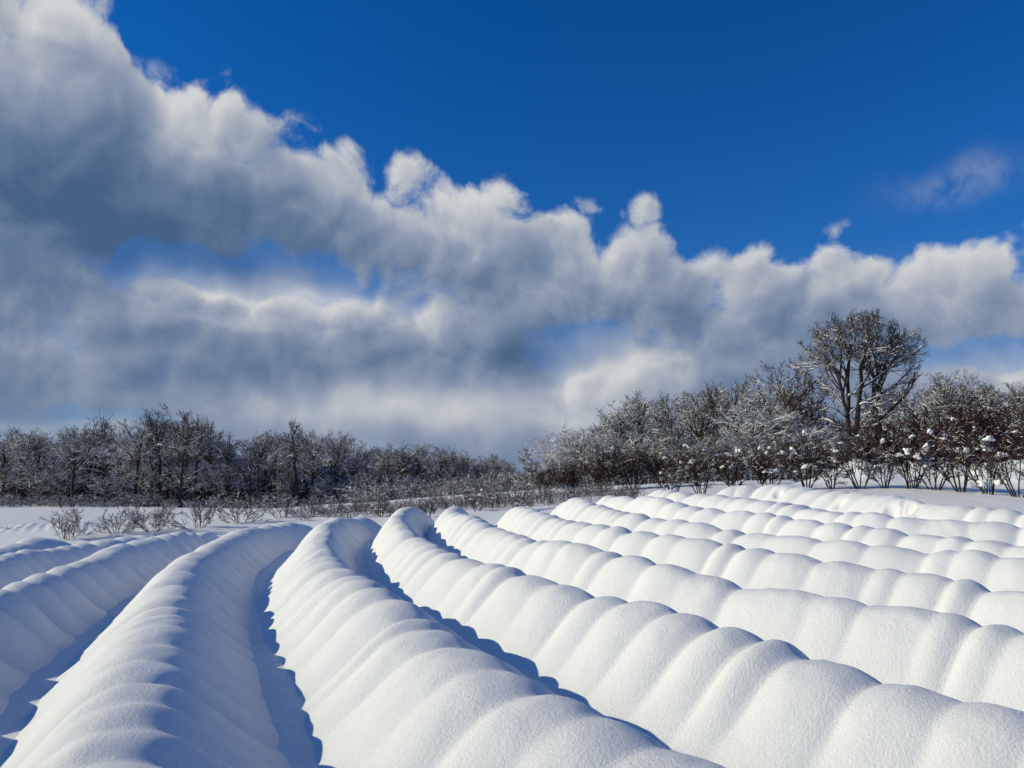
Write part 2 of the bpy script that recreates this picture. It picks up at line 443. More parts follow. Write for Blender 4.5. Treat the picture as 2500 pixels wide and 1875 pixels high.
def path(L, near=None, far=None):
    out = []
    for q in L:
        if len(q) == 3: p = at(*q); out.append((p[0], p[1]))
        else: out.append(hit_crest(*q))
    if near: out.insert(0, (out[0][0] + near[0], out[0][1] + near[1]))
    return out
HEAD = np.array([.56, -.83])
def ext(l): return tuple(HEAD * l)
rows = [
 ('L4', 'small snow row farthest left, just in front of the leftmost bare shrub', [(-330, 1420, 11.0), (0, 1324, 17.2), (68, 1317, 18.2), (125, 1313, 19.3)], (1.6, -3.6)),
 ('L3', 'low snow row second from the left, partly hidden by the next row', [(-150, 1425, 9.8), (0, 1360, 12.4), (68, 1339, 13.8), (136, 1323, 15), (203, 1313, 16.2), (290, 1306, 17.4), (384, 1301, 18.8)], (1.8, -3.8)),
 ('L2', 'wavy snow row running in from the left edge, third from the left', [(-345, 1570, 5.6), (-10, 1449), (75, 1420), (145, 1388), (210, 1362), (285, 1331), (350, 1309, 14.8), (430, 1300, 16.2), (536, 1292, 18)], (1.6, -3.2)),
 ('A', 'broad snow row in the left foreground with its right side in blue shadow', [(255, 1875), (340, 1600), (390, 1468), (430, 1385), (485, 1340), (565, 1306), (668, 1279), (760, 1271, 19.5)], (1.0, -2.9)),
 ('B', 'large snow row across the bottom centre bending right at its far end', [(1725, 1868), (1570, 1812), (1414, 1757), (1210, 1664), (1068, 1538), (1007, 1497), (905, 1440), (844, 1395), (795, 1350), (779, 1312), (800, 1283), (850, 1267, 17.6), (890, 1264, 18.6)], ext(4.5)),
 ('C', 'long snow row reaching the bottom right corner, rounded far end hooking right', [(2495, 1738), (2260, 1679), (2065, 1638), (1852, 1564), (1717, 1525), (1516, 1461), (1392, 1429), (1291, 1404), (1189, 1373), (1060, 1334), (985, 1299), (968, 1268), (985, 1243, 15.6), (1040, 1247, 16.6)], ext(4.5)),
 ('D', 'snow row beside the bottom right one, its far end a blunt dome', [(2500, 1546), (2359, 1507), (2052, 1464), (1849, 1424), (1656, 1394), (1539, 1370), (1426, 1338), (1317, 1325), (1232, 1297), (1150, 1268), (1105, 1248), (1100, 1236, 15.6), (1140, 1240, 16.6)], ext(5)),
 ('E', 'snow row fourth down from the farthest row at the right', [(2500, 1440), (2339, 1415), (2192, 1392), (2063, 1378), (1962, 1369), (1849, 1346), (1702, 1325), (1562, 1305), (1482, 1291), (1370, 1267), (1300, 1246), (1250, 1231, 16.4)], ext(6)),
 ('F', 'snow row with regular small humps, fifth down from the farthest at right', [(2500, 1367), (2294, 1343), (2090, 1325), (2029, 1318), (1894, 1301), (1747, 1281), (1618, 1264), (1550, 1257), (1482, 1238), (1426, 1222), (1365, 1215, 17.2)], ext(6)),
 ('G', 'snow row third down from the farthest row at the right', [(2500, 1326), (2350, 1309), (2185, 1293), (2041, 1278), (1905, 1261), (1781, 1250), (1713, 1239), (1618, 1224), (1545, 1213), (1455, 1207, 18.2)], ext(6)),
 ('H', 'snow row directly in front of the farthest damaged row', [(2500, 1279), (2294, 1270), (2192, 1260), (2100, 1255), (1939, 1234), (1826, 1218), (1713, 1205), (1575, 1196, 19.2)], ext(6)),
 ('I', 'farthest snow row at right, trampled open in one place', [(2486, 1250), (2418, 1244), (2328, 1240), (2249, 1222), (2147, 1206), (2060, 1198), (1950, 1188), (1837, 1184), (1730, 1187, 20.0)], ext(6)),
]
# labels by order counted from the farthest row
order_lab = {'H': 'snow row directly in front of the farthest trampled row', 'G': 'snow row third from the back at the right side',
             'F': 'snow row fourth from the back at the right side', 'E': 'snow row fifth from the back at the right side'}
DS = .036
SP = [smooth_path(path(pl, near), DS) for k, lab, pl, near in rows]
def half_width(i, j):
    """half the way to the neighbouring row, along row i"""
    C, s_ = SP[i]
    if not 0 <= j < len(SP): return np.full(len(s_), .80)
    D = SP[j][0][::4]
    d = np.sqrt(((C[:, None] - D[None]) ** 2).sum(2)).min(1)
    w = np.clip(d * .5 + .02, .62, 1.18)
    k = np.ones(41) / 41
    return np.convolve(np.pad(w, 20, mode='edge'), k, 'valid')
for i, (k, lab, pl, near) in enumerate(rows):
    gap = None
    if k == 'I':
        g1 = hit_crest(2197, 1222); gap = [(g1[0] - .12, g1[1] - .10, .26, .95), (g1[0] - .45, g1[1] - .30, .45, .40)]
        for q in ((2043, 1204), (1895, 1190), (1850, 1200)):
            h = hit_crest(*q); gap.append((h[0], h[1] - .1, .09, .28))
    if k == 'B':
        h = hit_crest(788, 1346); gap = [(h[0], h[1], .14, -.10), (h[0] + .16, h[1] - .05, .10, -.07)]
    make_row(order_lab.get(k, lab), *SP[i], half_width(i, i - 1), half_width(i, i + 1), 10 + i * 3 + (40 if k in 'DE' else 0), depth=(.07, .17) if k[0] == 'L' else (.05, .105) if k == 'A' else (.03, .075) if k == 'B' else (.034, .078), gap=gap, hoop=.8 if k[0] == 'L' else .56)


# ------------------------------------------------------------------ trees and shrubs
def unit(v): return v / np.maximum(np.linalg.norm(v, axis=-1, keepdims=True), 1e-9)
def grow(rng, start, d, length, r0, r1, nseg, wob, trop):
    """polylines: B branches of nseg segments"""
    B = len(start)
    P = np.zeros((B, nseg + 1, 3)); P[:, 0] = start
    d = unit(d.copy())
    for i in range(nseg):
        d = unit(d + rng.normal(0, wob, (B, 3)) + np.array([0, 0, 1.0]) * trop)
        P[:, i + 1] = P[:, i] + d * (length / nseg)[:, None]
    t = np.linspace(0, 1, nseg + 1)[None]
    Rr = r0[:, None] * (1 - t) + r1[:, None] * t
    return P, Rr
def spawn(rng, P, Rr, length, K, t0, t1, ang, angsd, ratio, rr, shrink=.45, flat=0.0):
    B, n = P.shape[:2]
    t = t0 + (t1 - t0) * ((np.arange(K)[None] + rng.rand(B, K)) / K)
    x = t * (n - 1); i = np.minimum(x.astype(int), n - 2); f = x - i
    bi = np.arange(B)[:, None]
    pos = P[bi, i] * (1 - f)[..., None] + P[bi, i + 1] * f[..., None]
    T = unit(P[bi, i + 1] - P[bi, i])
    rad = Rr[bi, i] * (1 - f) + Rr[bi, i + 1] * f
    a = rng.normal(ang, angsd, (B, K))
    rv = rng.normal(0, 1, (B, K, 3)); rv[..., 2] *= (1 - flat)
    N = unit(rv - (rv * T).sum(-1, keepdims=True) * T)
    d = T * np.cos(a)[..., None] + N * np.sin(a)[..., None]
    ln = length[:, None] * ratio * rng.uniform(.65, 1.25, (B, K)) * (1 - shrink * t)
    return pos.reshape(-1, 3), d.reshape(-1, 3), ln.ravel(), (rad * rr).ravel()
def tubes(P, Rr, sides):
    B, n = P.shape[:2]
    if B == 0: return np.zeros((0, 3)), np.zeros((0, 4), int)
    T = np.gradient(P, axis=1); T = unit(T)
    ref = np.where(np.abs(T[..., 2:3]) > .9, np.array([1.0, 0, 0]), np.array([0, 0, 1.0]))
    U = unit(np.cross(T, ref)); W = np.cross(T, U)
    a = np.arange(sides) * 2 * math.pi / sides
    V = P[:, :, None] + Rr[:, :, None, None] * (U[:, :, None] * np.cos(a)[None, None, :, None] + W[:, :, None] * np.sin(a)[None, None, :, None])
    ii = np.arange(B * n * sides).reshape(B, n, sides)
    jj = np.roll(ii, -1, 2)
    F = np.stack([ii[:, :-1], jj[:, :-1], jj[:, 1:], ii[:, 1:]], -1).reshape(-1, 4)
    return V.reshape(-1, 3), F
def join(parts):
    V, F, o = [], [], 0
    for v, f in parts:
        V.append(v); F.append(f + o); o += len(v)
    return np.vstack(V), np.vstack(F)
def snow_on(rng, P, Rr, size, keep, htop, sides=4, lo=.0):
    """a ridge of snow lying on the upper side of each branch"""
    B, n = P.shape[:2]
    sel = rng.rand(B) < keep * np.clip(1.15 - (P[:, :, 2].mean(1) / htop - lo) ** 2 * .95, .06, 1)
    P, Rr = P[sel], Rr[sel]
    if len(P) == 0: return np.zeros((0, 3)), np.zeros((0, 4), int)
    T = unit(np.gradient(P, axis=1))
    hz = np.clip(1.15 - np.abs(T[..., 2]) ** 1.5, 0, 1)
    S_ = (size * rng.uniform(.55, 1.25, P.shape[:2]) + Rr * .45) * hz
    S_[:, 0] *= .4; S_[:, -1] *= .3
    Q = P.copy(); Q[..., 2] += Rr * .75 + S_ * .35
    return tubes(Q, S_, sides)
def inside(P, L, cen, rad):
    """keep polylines whose tips stay inside an ellipsoid"""
    tip = (P[:, -1] - cen) / rad
    return (tip ** 2).sum(1) < 1
PROTO = {}
def store(key, parts):
    """parts: list of (name, V, F, material)"""
    out = []
    for nm, V, F, m in parts:
        if len(V) == 0: continue
        me = mesh_np(nm, V, F); me.materials.append(m); out.append((nm, me))
    PROTO[key] = out
def tree_geo(seed, h=10.0, trunk_h=.62, r=.17, limbs=15, spread=.36, ang=.85, twig=True, clear=.22, snow=.04, keep=.6, k2=6, k3=6, k4=4, twr=.011, wob=.10, stems=1, trop=.05, lo=0.0, env=None):
    rng = np.random.RandomState(seed)
    one = np.ones(stems)
    st = np.zeros((stems, 3)); st[:, :2] = rng.normal(0, .12 * (stems > 1), (stems, 2))
    d0 = np.tile([0, 0, 1.0], (stems, 1)) + rng.normal(0, .05 + .16 * (stems > 1), (stems, 3)) * np.array([1, 1, 0])
    P0_, R0_ = grow(rng, st, d0, one * h * trunk_h * rng.uniform(.9, 1.1, stems), one * r / stems ** .4, one * r * .35 / stems ** .4, 9, .045, .03)
    P0_[:, 0, 2] -= .3
    s1, d1, l1, r1 = spawn(rng, P0_, R0_, one * h, limbs, clear / trunk_h, 1.0, ang, .2, spread, .62, .2)
    P1_, R1_ = grow(rng, s1, d1, l1, r1, r1 * .35, 7, wob, trop)
    s2, d2, l2, r2 = spawn(rng, P1_, R1_, l1, k2, .2, 1.0, .75, .2, .50, .62)
    P2_, R2_ = grow(rng, s2, d2, l2, r2, r2 * .4, 5, wob * 1.1, trop)
    if env is not None: m = inside(P2_, l2, *env); P2_, R2_, l2 = P2_[m], R2_[m], l2[m]
    s3, d3, l3, r3 = spawn(rng, P2_, R2_, l2, k3, .2, 1.0, .7, .22, .55, .65)
    r3 = np.maximum(r3, twr)
    P3_, R3_ = grow(rng, s3, d3, l3, r3, np.maximum(r3 * .5, twr * .7), 3, wob * 1.2, trop)
    if env is not None: m = inside(P3_, l3, *env); P3_, R3_, l3 = P3_[m], R3_[m], l3[m]
    s4, d4, l4, r4 = spawn(rng, P3_, R3_, l3, k4, .25, 1.0, .6, .2, .62, .7)
    r4 = np.full(len(s4), twr)
    P4_, R4_ = grow(rng, s4, d4, l4, r4, r4 * .6, 2, wob * 1.2, trop * .5)
    if env is not None: m = inside(P4_, l4, *env); P4_, R4_ = P4_[m], R4_[m]
    trunk = tubes(P0_, R0_, 8)
    limb = tubes(P1_, R1_, 6)
    crown = join([tubes(P2_, R2_, 4), tubes(P3_, R3_, 3), tubes(P4_, R4_, 3)])
    sn = join([snow_on(rng, P1_, R1_, snow * 1.3, min(1, keep * 1.3), h, 5, lo), snow_on(rng, P2_, R2_, snow, keep, h, 4, lo), snow_on(rng, P3_, R3_, snow * .7, keep * .75, h, 3, lo), snow_on(rng, P4_, R4_, snow * .5, keep * .85, h, 3, lo)])
    return trunk, limb, crown, sn, (P1_, R1_, P3_, P4_)
def plant(key, name, label, cat, group, x, y, sx, sz, rz, scale_base=10.0):
    """a copy of a stored plant: an Empty at its base with copies of its parts"""
    root = link(name, None, loc=(x, y, gz(x, y) - .05))
    root.rotation_euler = (0, 0, rz); root.scale = (sx, sx, sz); root.empty_display_size = .5
    tag(root, label, cat, group)
    crown = None
    for nm, me in PROTO[key]:
        o = link(nm, me, crown if nm in ('branch_snow', 'leaves') else root)
        if nm == 'crown': crown = o
        if nm in ('branch_snow', 'leaves'): o['kind'] = 'stuff'
    return root
def proto_tree(key, seed, twm=None, **kw):
    t, l, c, sn, ex = tree_geo(seed, **kw)
    store(key, [('trunk', *t, M_BARK), ('limbs', *l, M_BARK), ('crown', *c, twm or M_TWIG), ('branch_snow', *sn, M_CLUMP)])
    return ex
rnd = random.Random(5)
# forest trees, 10 m tall before scaling
def dome(cz, rx, rz): return (np.array([0, 0, cz]), np.array([rx, rx, rz]))
for i in range(4):
    proto_tree('oak%d' % i, 100 + i, limbs=16 + i, spread=.38, ang=.78, trunk_h=.70, clear=.34, r=.20, snow=.05, keep=.95, k2=7, k3=6, k4=5, twr=.0095, trop=.07, env=dome(6.1 + .15 * i, 3.1 + .25 * i, 3.9))
for i in range(3):
    proto_tree('tall%d' % i, 120 + i, limbs=16, spread=.26, ang=.6, trunk_h=.78, clear=.42, r=.15, snow=.04, keep=.55, k2=7, k3=6, k4=5, twr=.009, trop=.10, env=dome(6.9, 2.0 + .2 * i, 3.2))
for i in range(3):
    proto_tree('frost%d' % i, 140 + i, limbs=18, spread=.42, ang=.95, trunk_h=.6, clear=.08, r=.12, snow=.05, keep=1.0, k2=7, k3=6, k4=4, twr=.009, wob=.12, trop=.05, lo=.25, env=dome(5.2, 3.8, 4.8))

def put_tree(px, top, Y, key, name, label, cat, group, wid=1.0, hspan=10.0):
    p = at(px, top, Y); g = gz(p[0], p[1])
    sz = (p[2] - g) / PTOP[key]
    sx = sz * wid
    return plant(key, name, label, cat, group, p[0], p[1], sx, sz, rnd.uniform(0, 6.28))
PTOP = {}
for k, parts in PROTO.items():
    PTOP[k] = max(max(v.co.z for v in me.vertices) for nm, me in parts)
LEFT = [(20, 1050, 'oak0'), (58, 1036, 'oak1'), (127, 1042, 'oak2'), (192, 1029, 'oak3'), (234, 998, 'tall0'), (292, 1040, 'frost0'), (342, 1014, 'oak0'), (404, 986, 'tall1'), (453, 995, 'tall2'),
        (484, 1006, 'tall0'), (519, 1024, 'oak1'), (561, 1056, 'oak2'), (611, 1052, 'oak3'), (640, 1047, 'tall1'), (672, 1051, 'oak0'), (704, 1052, 'oak1'), (738, 1018, 'tall2'), (775, 1043, 'oak2'),
        (819, 1047, 'oak3'), (866, 1063, 'oak0')]
WLAB = ['bare', 'bare', 'bare']
for i, (px, top, key) in enumerate(LEFT):
    kind = {'o': 'spreading bare snow-dusted tree', 't': 'tall slender bare tree', 'f': 'low snow-whitened tree'}[key[0]]
    put_tree(px, top, 118 + rnd.uniform(-8, 10), key, 'bare_tree', '%s in the left wood, %s from the left edge' % (kind, ORD[i]), 'tree', 'bare trees of the left wood', wid=1.15)
MID = [(905, 1086, 'oak1'), (940, 1080, 'oak2'), (975, 1078, 'oak3'), (1027, 1076, 'oak0'), (1073, 1084, 'oak1'), (1105, 1096, 'oak2'), (1140, 1106, 'oak3'), (1184, 1104, 'oak0'), (1215, 1106, 'oak1'), (1250, 1126, 'oak2')]
for i, (px, top, key) in enumerate(MID):
    put_tree(px, top, 150 + rnd.uniform(-8, 8), key, 'bare_tree', 'low bare tree in the distant middle wood, %s from its left end' % ORD[i], 'tree', 'bare trees of the middle wood', wid=1.35)
RIGHT = [(1290, 1088, 'tall2', 95), (1330, 1062, 'frost1', 60), (1372, 1021, 'frost0', 62), (1428, 1040, 'frost2', 64), (1470, 1020, 'oak3', 70), (1520, 962, 'oak0', 66), (1570, 948, 'oak2', 68), (1632, 955, 'oak1', 74), (1690, 930, 'oak3', 70),
         (1744, 912, 'tall0', 66), (1800, 922, 'oak1', 72), (1830, 960, 'frost1', 64), (1879, 893, 'oak0', 74), (1962, 1010, 'frost2', 60), (2256, 905, 'oak2', 76), (2315, 897, 'oak0', 74), (2372, 910, 'oak3', 72), (2431, 928, 'oak1', 70), (2478, 928, 'tall1', 68), (2530, 925, 'oak2', 70)]
for i, (px, top, key, Y) in enumerate(RIGHT):
    kind = {'o': 'spreading bare snowy tree', 't': 'slender bare tree', 'f': 'bushy tree thick with white snow'}[key[0]]
    put_tree(px, top, Y, key, 'snowy_tree', '%s in the right wood, %s from its left end' % (kind, ORD[i]), 'tree', 'trees of the right wood', wid=1.1 if key[0] != 'f' else 1.35)
# tree with russet leaves still hanging
t, l, c_, sn, ex = tree_geo(160, limbs=15, spread=.32, ang=.75, clear=.2, snow=.03, keep=.3, k2=6, k3=6, k4=3, twr=.014)
rng = np.random.RandomState(3)
tips = ex[3][:, -1]; tips = tips[rng.rand(len(tips)) < .55]
def leaves(rng, tips, size):
    n = len(tips)
    a = unit(rng.normal(0, 1, (n, 3))); b = unit(np.cross(a, rng.normal(0, 1, (n, 3))))
    s_ = size * rng.uniform(.6, 1.3, n)[:, None]
    V = np.stack([tips - a * s_, tips + b * s_ * .5, tips + a * s_, tips - b * s_ * .5], 1).reshape(-1, 3)
    return V, np.arange(n * 4).reshape(n, 4)
store('russet', [('trunk', *t, M_BARK), ('limbs', *l, M_BARK), ('crown', *c_, M_TWIG), ('leaves', *leaves(rng, tips, .09), M_LEAF), ('branch_snow', *sn, M_CLUMP)])
PTOP['russet'] = max(max(v.co.z for v in me.vertices) for nm, me in PROTO['russet'])
put_tree(1932, 878, 66, 'russet', 'russet_tree', 'tree holding russet dead leaves just left of the giant tree', 'tree', None, wid=.95)
put_tree(1985, 890, 72, 'russet', 'russet_tree', 'smaller russet-leaved tree half hidden behind the giant tree', 'tree', None, wid=.8)

# the giant tree: stems rising from near the ground into one broad dome
def giant():
    rng = np.random.RandomState(11)
    bx = at(2112, 1178, 62); gzz = gz(bx[0], bx[1])
    top = at(2121, 748, 62)[2] - gzz
    k = 62 / FPX
    # stems traced as (dx, z) in metres from the tree's middle
    stems = [([(-1.1, 0), (-1.0, 3.4), (-.55, 5.5), (-.15, 8.0), (.1, 10.2), (.5, 12.0)], .34),
             ([(-1.0, 0), (-1.05, 3.2), (-1.2, 5.4), (-1.55, 7.4), (-1.75, 8.7), (-2.6, 9.9)], .30),
             ([(-.9, 0), (-.75, 3.5), (-.6, 6.2), (-.55, 8.5), (-.35, 10.5), (-1.0, 12.2)], .30),
             ([(.95, 0), (1.0, 3.2), (.95, 5.2), (1.0, 6.6), (1.35, 8.2), (2.3, 10.2)], .40),
             ([(1.05, .5), (1.2, 4.2), (1.35, 6.5), (1.55, 8.2), (2.0, 9.6), (3.0, 11.0)], .30)]
    root = link('giant_bare_tree', None, loc=(bx[0], bx[1], gzz - .05))
    tag(root, 'giant many-stemmed bare tree towering above the right wood', 'tree')
    P0s, R0s = [], []
    for j, (pl, r) in enumerate(stems):
        q = np.array(pl); z = np.linspace(0, q[-1, 1], 13)
        zi = np.linspace(0, len(q) - 1, 13)
        x = np.interp(zi, np.arange(len(q)), q[:, 0]); z = np.interp(zi, np.arange(len(q)), q[:, 1])
        y = np.cumsum(rng.normal(0, .12, 13)) + (j % 3 - 1) * .5
        P = np.stack([x + rng.normal(0, .05, 13), y, z * top / 14.2], 1)[None]
        Rr = (r * .8 * (1 - .76 * np.linspace(0, 1, 13)))[None]
        P0s.append(P); R0s.append(Rr)
        v, f = tubes(P, Rr, 8); me = mesh_np('trunk', v, f); me.materials.append(M_BARK); link('trunk', me, root)
    P0_ = np.vstack(P0s); R0_ = np.vstack(R0s); B = len(P0_)
    cen = np.array([.05, 0, top * .675]); rad = np.array([5.7, 4.9, top * .325])
    # crown limbs
    s1, d1, l1, r1 = spawn(rng, P0_, R0_, np.full(B, 1.0), 12, .50, 1.0, .85, .28, 5.4, .50, .15)
    d1 = unit(d1 + unit(s1 - cen + np.array([0, 0, 3.0])) * .45)
    for _ in range(8):
        far = (((s1 + d1 * l1[:, None] - cen) / (rad * .9)) ** 2).sum(1) > 1
        l1 = np.where(far, l1 * .86, l1)
    P1_, R1_ = grow(rng, s1, d1, l1, r1, r1 * .4, 9, .13, .02)
    # low side limbs
    s1b, d1b, l1b, r1b = spawn(rng, P0_, R0_, np.full(B, 1.0), 3, .26, .5, 1.15, .2, 3.4, .38, .2)
    P1b, R1b = grow(rng, s1b, d1b, l1b, r1b, r1b * .35, 9, .15, .03)
    big = np.array([[1.1, -.2, top * .33]]); Pb, Rb = grow(rng, big, np.array([[.82, -.1, .42]]), np.array([5.2]), np.array([.2]), np.array([.05]), 9, .12, .06)
    P1a = np.vstack([P1_, P1b, Pb]); R1a = np.vstack([R1_, R1b, Rb]); l1a = np.concatenate([l1, l1b, [5.2]])
    for i in range(len(P1a)):
        v, f = tubes(P1a[i:i + 1], R1a[i:i + 1], 6); me = mesh_np('limb', v, f); me.materials.append(M_BARK); link('limb', me, root)
    s2, d2, l2, r2 = spawn(rng, P1a, R1a, l1a, 7, .30, 1.0, .75, .22, .44, .6)
    P2_, R2_ = grow(rng, s2, d2, l2, np.maximum(r2, .022), np.maximum(r2 * .45, .014), 6, .15, .05)
    up = P2_[:, -1, 2] > top * .42
    ok = ~up | inside(P2_, l2, cen, rad); P2_, R2_, l2 = P2_[ok], R2_[ok], l2[ok]
    s3, d3, l3, r3 = spawn(rng, P2_, R2_, l2, 8, .28, 1.0, .65, .2, .58, .7)
    r3 = np.maximum(r3 * .8, .010); P3_, R3_ = grow(rng, s3, d3, l3, r3, r3 * .7, 4, .15, .05)
    ok = (P3_[:, -1, 2] < top * .42) | inside(P3_, l3, cen, rad * 1.02); P3_, R3_, l3 = P3_[ok], R3_[ok], l3[ok]
    s4, d4, l4, r4 = spawn(rng, P3_, R3_, l3, 6, .35, 1.0, .55, .2, .75, .7)
    r4 = np.full(len(s4), .0075); P4_, R4_ = grow(rng, s4, d4, l4, r4, r4 * .6, 2, .14, .06)
    ok = (P4_[:, -1, 2] < top * .42) | inside(P4_, l4, cen, rad * 1.05); P4_, R4_ = P4_[ok], R4_[ok]
    v, f = join([tubes(P2_, R2_, 5), tubes(P3_, R3_, 3), tubes(P4_, R4_, 3)])
    me = mesh_np('crown', v, f); me.materials.append(M_TWIG); crown = link('crown', me, root)
    v, f = join([snow_on(rng, P0_[:, 4:], R0_[:, 4:] * .8, .05, 1, 99, 6), snow_on(rng, P1a, R1a, .052, 1, 99, 5), snow_on(rng, P2_, R2_, .042, .9, top * 1.25, 4), snow_on(rng, P3_, R3_, .026, .6, top * 1.1, 3), snow_on(rng, P4_, R4_, .016, .16, top, 3)])
    me = mesh_np('branch_snow', v, f); me.materials.append(M_CLUMP); link('branch_snow', me, crown)['kind'] = 'stuff'
giant()

# the wood's depth behind the front trees: one mass, scattered over points
def scatter(name, label, cat, spec, protos):
    """spec: (x, y, z, sx, sz, rot, proto number)"""
    me = bpy.data.meshes.new(name)
    me.from_pydata([q[:3] for q in spec], [], [])
    a = me.attributes.new('sc', 'FLOAT_VECTOR', 'POINT'); a.data.foreach_set('vector', np.array([(q[3], q[3], q[4]) for q in spec], np.float32).ravel())
    a = me.attributes.new('ro', 'FLOAT_VECTOR', 'POINT'); a.data.foreach_set('vector', np.array([(0, 0, q[5]) for q in spec], np.float32).ravel())
    a = me.attributes.new('pid', 'INT', 'POINT'); a.data.foreach_set('value', np.array([q[6] for q in spec], np.int32))
    ob = link(name, me); tag(ob, label, cat, kind='stuff')
    ng = bpy.data.node_groups.new(name, 'GeometryNodeTree')
    ng.interface.new_socket('Geometry', in_out='INPUT', socket_type='NodeSocketGeometry'); ng.interface.new_socket('Geometry', in_out='OUTPUT', socket_type='NodeSocketGeometry')
    N = ng.nodes; gi = N.new('NodeGroupInput'); go = N.new('NodeGroupOutput'); jn = N.new('GeometryNodeJoinGeometry')
    def attr(nm, ty):
        n = N.new('GeometryNodeInputNamedAttribute'); n.data_type = ty; n.inputs['Name'].default_value = nm; return n.outputs['Attribute']
    sc_, ro_, pid_ = attr('sc', 'FLOAT_VECTOR'), attr('ro', 'FLOAT_VECTOR'), attr('pid', 'INT')
    for k, po in enumerate(protos):
        cmp_ = N.new('FunctionNodeCompare'); cmp_.data_type = 'INT'; cmp_.operation = 'EQUAL'
        ins = [q for q in cmp_.inputs if q.type == 'INT']; ng.links.new(pid_, ins[0]); ins[1].default_value = k
        oi = N.new('GeometryNodeObjectInfo'); oi.inputs['Object'].default_value = po; oi.inputs['As Instance'].default_value = True
        ip = N.new('GeometryNodeInstanceOnPoints')
        ng.links.new(gi.outputs[0], ip.inputs['Points']); ng.links.new(cmp_.outputs[0], ip.inputs['Selection']); ng.links.new(oi.outputs['Geometry'], ip.inputs['Instance'])
        ng.links.new(ro_, ip.inputs['Rotation']); ng.links.new(sc_, ip.inputs['Scale']); ng.links.new(ip.outputs[0], jn.inputs[0])
    ng.links.new(jn.outputs[0], go.inputs[0])
    md = ob.modifiers.new('scatter', 'NODES'); md.node_group = ng
    return ob
def proto_obj(name, dark, white, twm):
    V = np.vstack([dark[0], white[0]]); F = np.vstack([dark[1], white[1] + len(dark[0])])
    me = mesh_np(name, V, F); me.materials.append(twm); me.materials.append(M_CLUMP)
    mi = np.zeros(len(F), np.int32); mi[len(dark[1]):] = 1
    me.polygons.foreach_set('material_index', mi)
    return bpy.data.objects.new(name, me)
WOODP = []
for q, sd_ in enumerate((201, 202, 203, 204)):
    t, l, c_, sn, ex = tree_geo(sd_, limbs=15, spread=.38, ang=.8, trunk_h=.68, clear=.22, snow=.055, keep=.85, k2=6, k3=5, k4=4, twr=.014, trop=.07, env=dome(5.9, 3.4, 4.2))
    WOODP.append(proto_obj('wood_tree', join([t, l, c_]), sn, M_TWIG))
def mass(name, label, spec, seed):
    rng = np.random.RandomState(seed); L = []
    for px, top, Y, w in spec:
        p = at(px, top, Y); g = gz(p[0], p[1]); sz = max(1.0, p[2] - g) / 9.6
        L.append((p[0], p[1], g - .1, sz * w, sz, rng.uniform(0, 6.28), rng.randint(4)))
    scatter(name, label, 'wood', L, WOODP)
lx = [p[0] for p in LEFT]; lt = [p[1] for p in LEFT]
spec = [(x, np.interp(x, lx, lt) + rnd.uniform(8, 50), rnd.uniform(126, 175), 1.1) for x in np.arange(-60, 900, 8)]
spec += [(x + rnd.uniform(-20, 20), rnd.uniform(1110, 1165), rnd.uniform(112, 120), 1.5) for x in np.arange(-40, 900, 48)]
mass('left_wood', 'dark depth of the left wood behind its front trees', spec, 1)
mx = [p[0] for p in MID]; mt = [p[1] for p in MID]
spec = [(x, np.interp(x, mx, mt) + rnd.uniform(6, 40), rnd.uniform(158, 210), 1.5) for x in np.arange(860, 1320, 8)]
spec += [(x, rnd.uniform(1135, 1175), rnd.uniform(138, 148), 2.2) for x in np.arange(860, 1320, 14)]
mass('middle_wood', 'dark depth of the low distant wood in the middle', spec, 2)
rx_ = [p[0] for p in RIGHT]; rt = [p[1] for p in RIGHT]
spec = [(x, np.interp(x, rx_, rt) + rnd.uniform(15, 60), rnd.uniform(76, 115), 1.1) for x in np.arange(1400, 2640, 9)]
spec += [(x, rnd.uniform(1010, 1075) + max(0, 1500 - x) * .3 + 45 * (abs(x - 2110) < 90), rnd.uniform(56, 62) + 14 * (abs(x - 2110) < 90), 1.5) for x in np.arange(1330, 2640, 44)]
mass('right_wood', 'dark depth of the right wood behind its front trees', spec, 3)

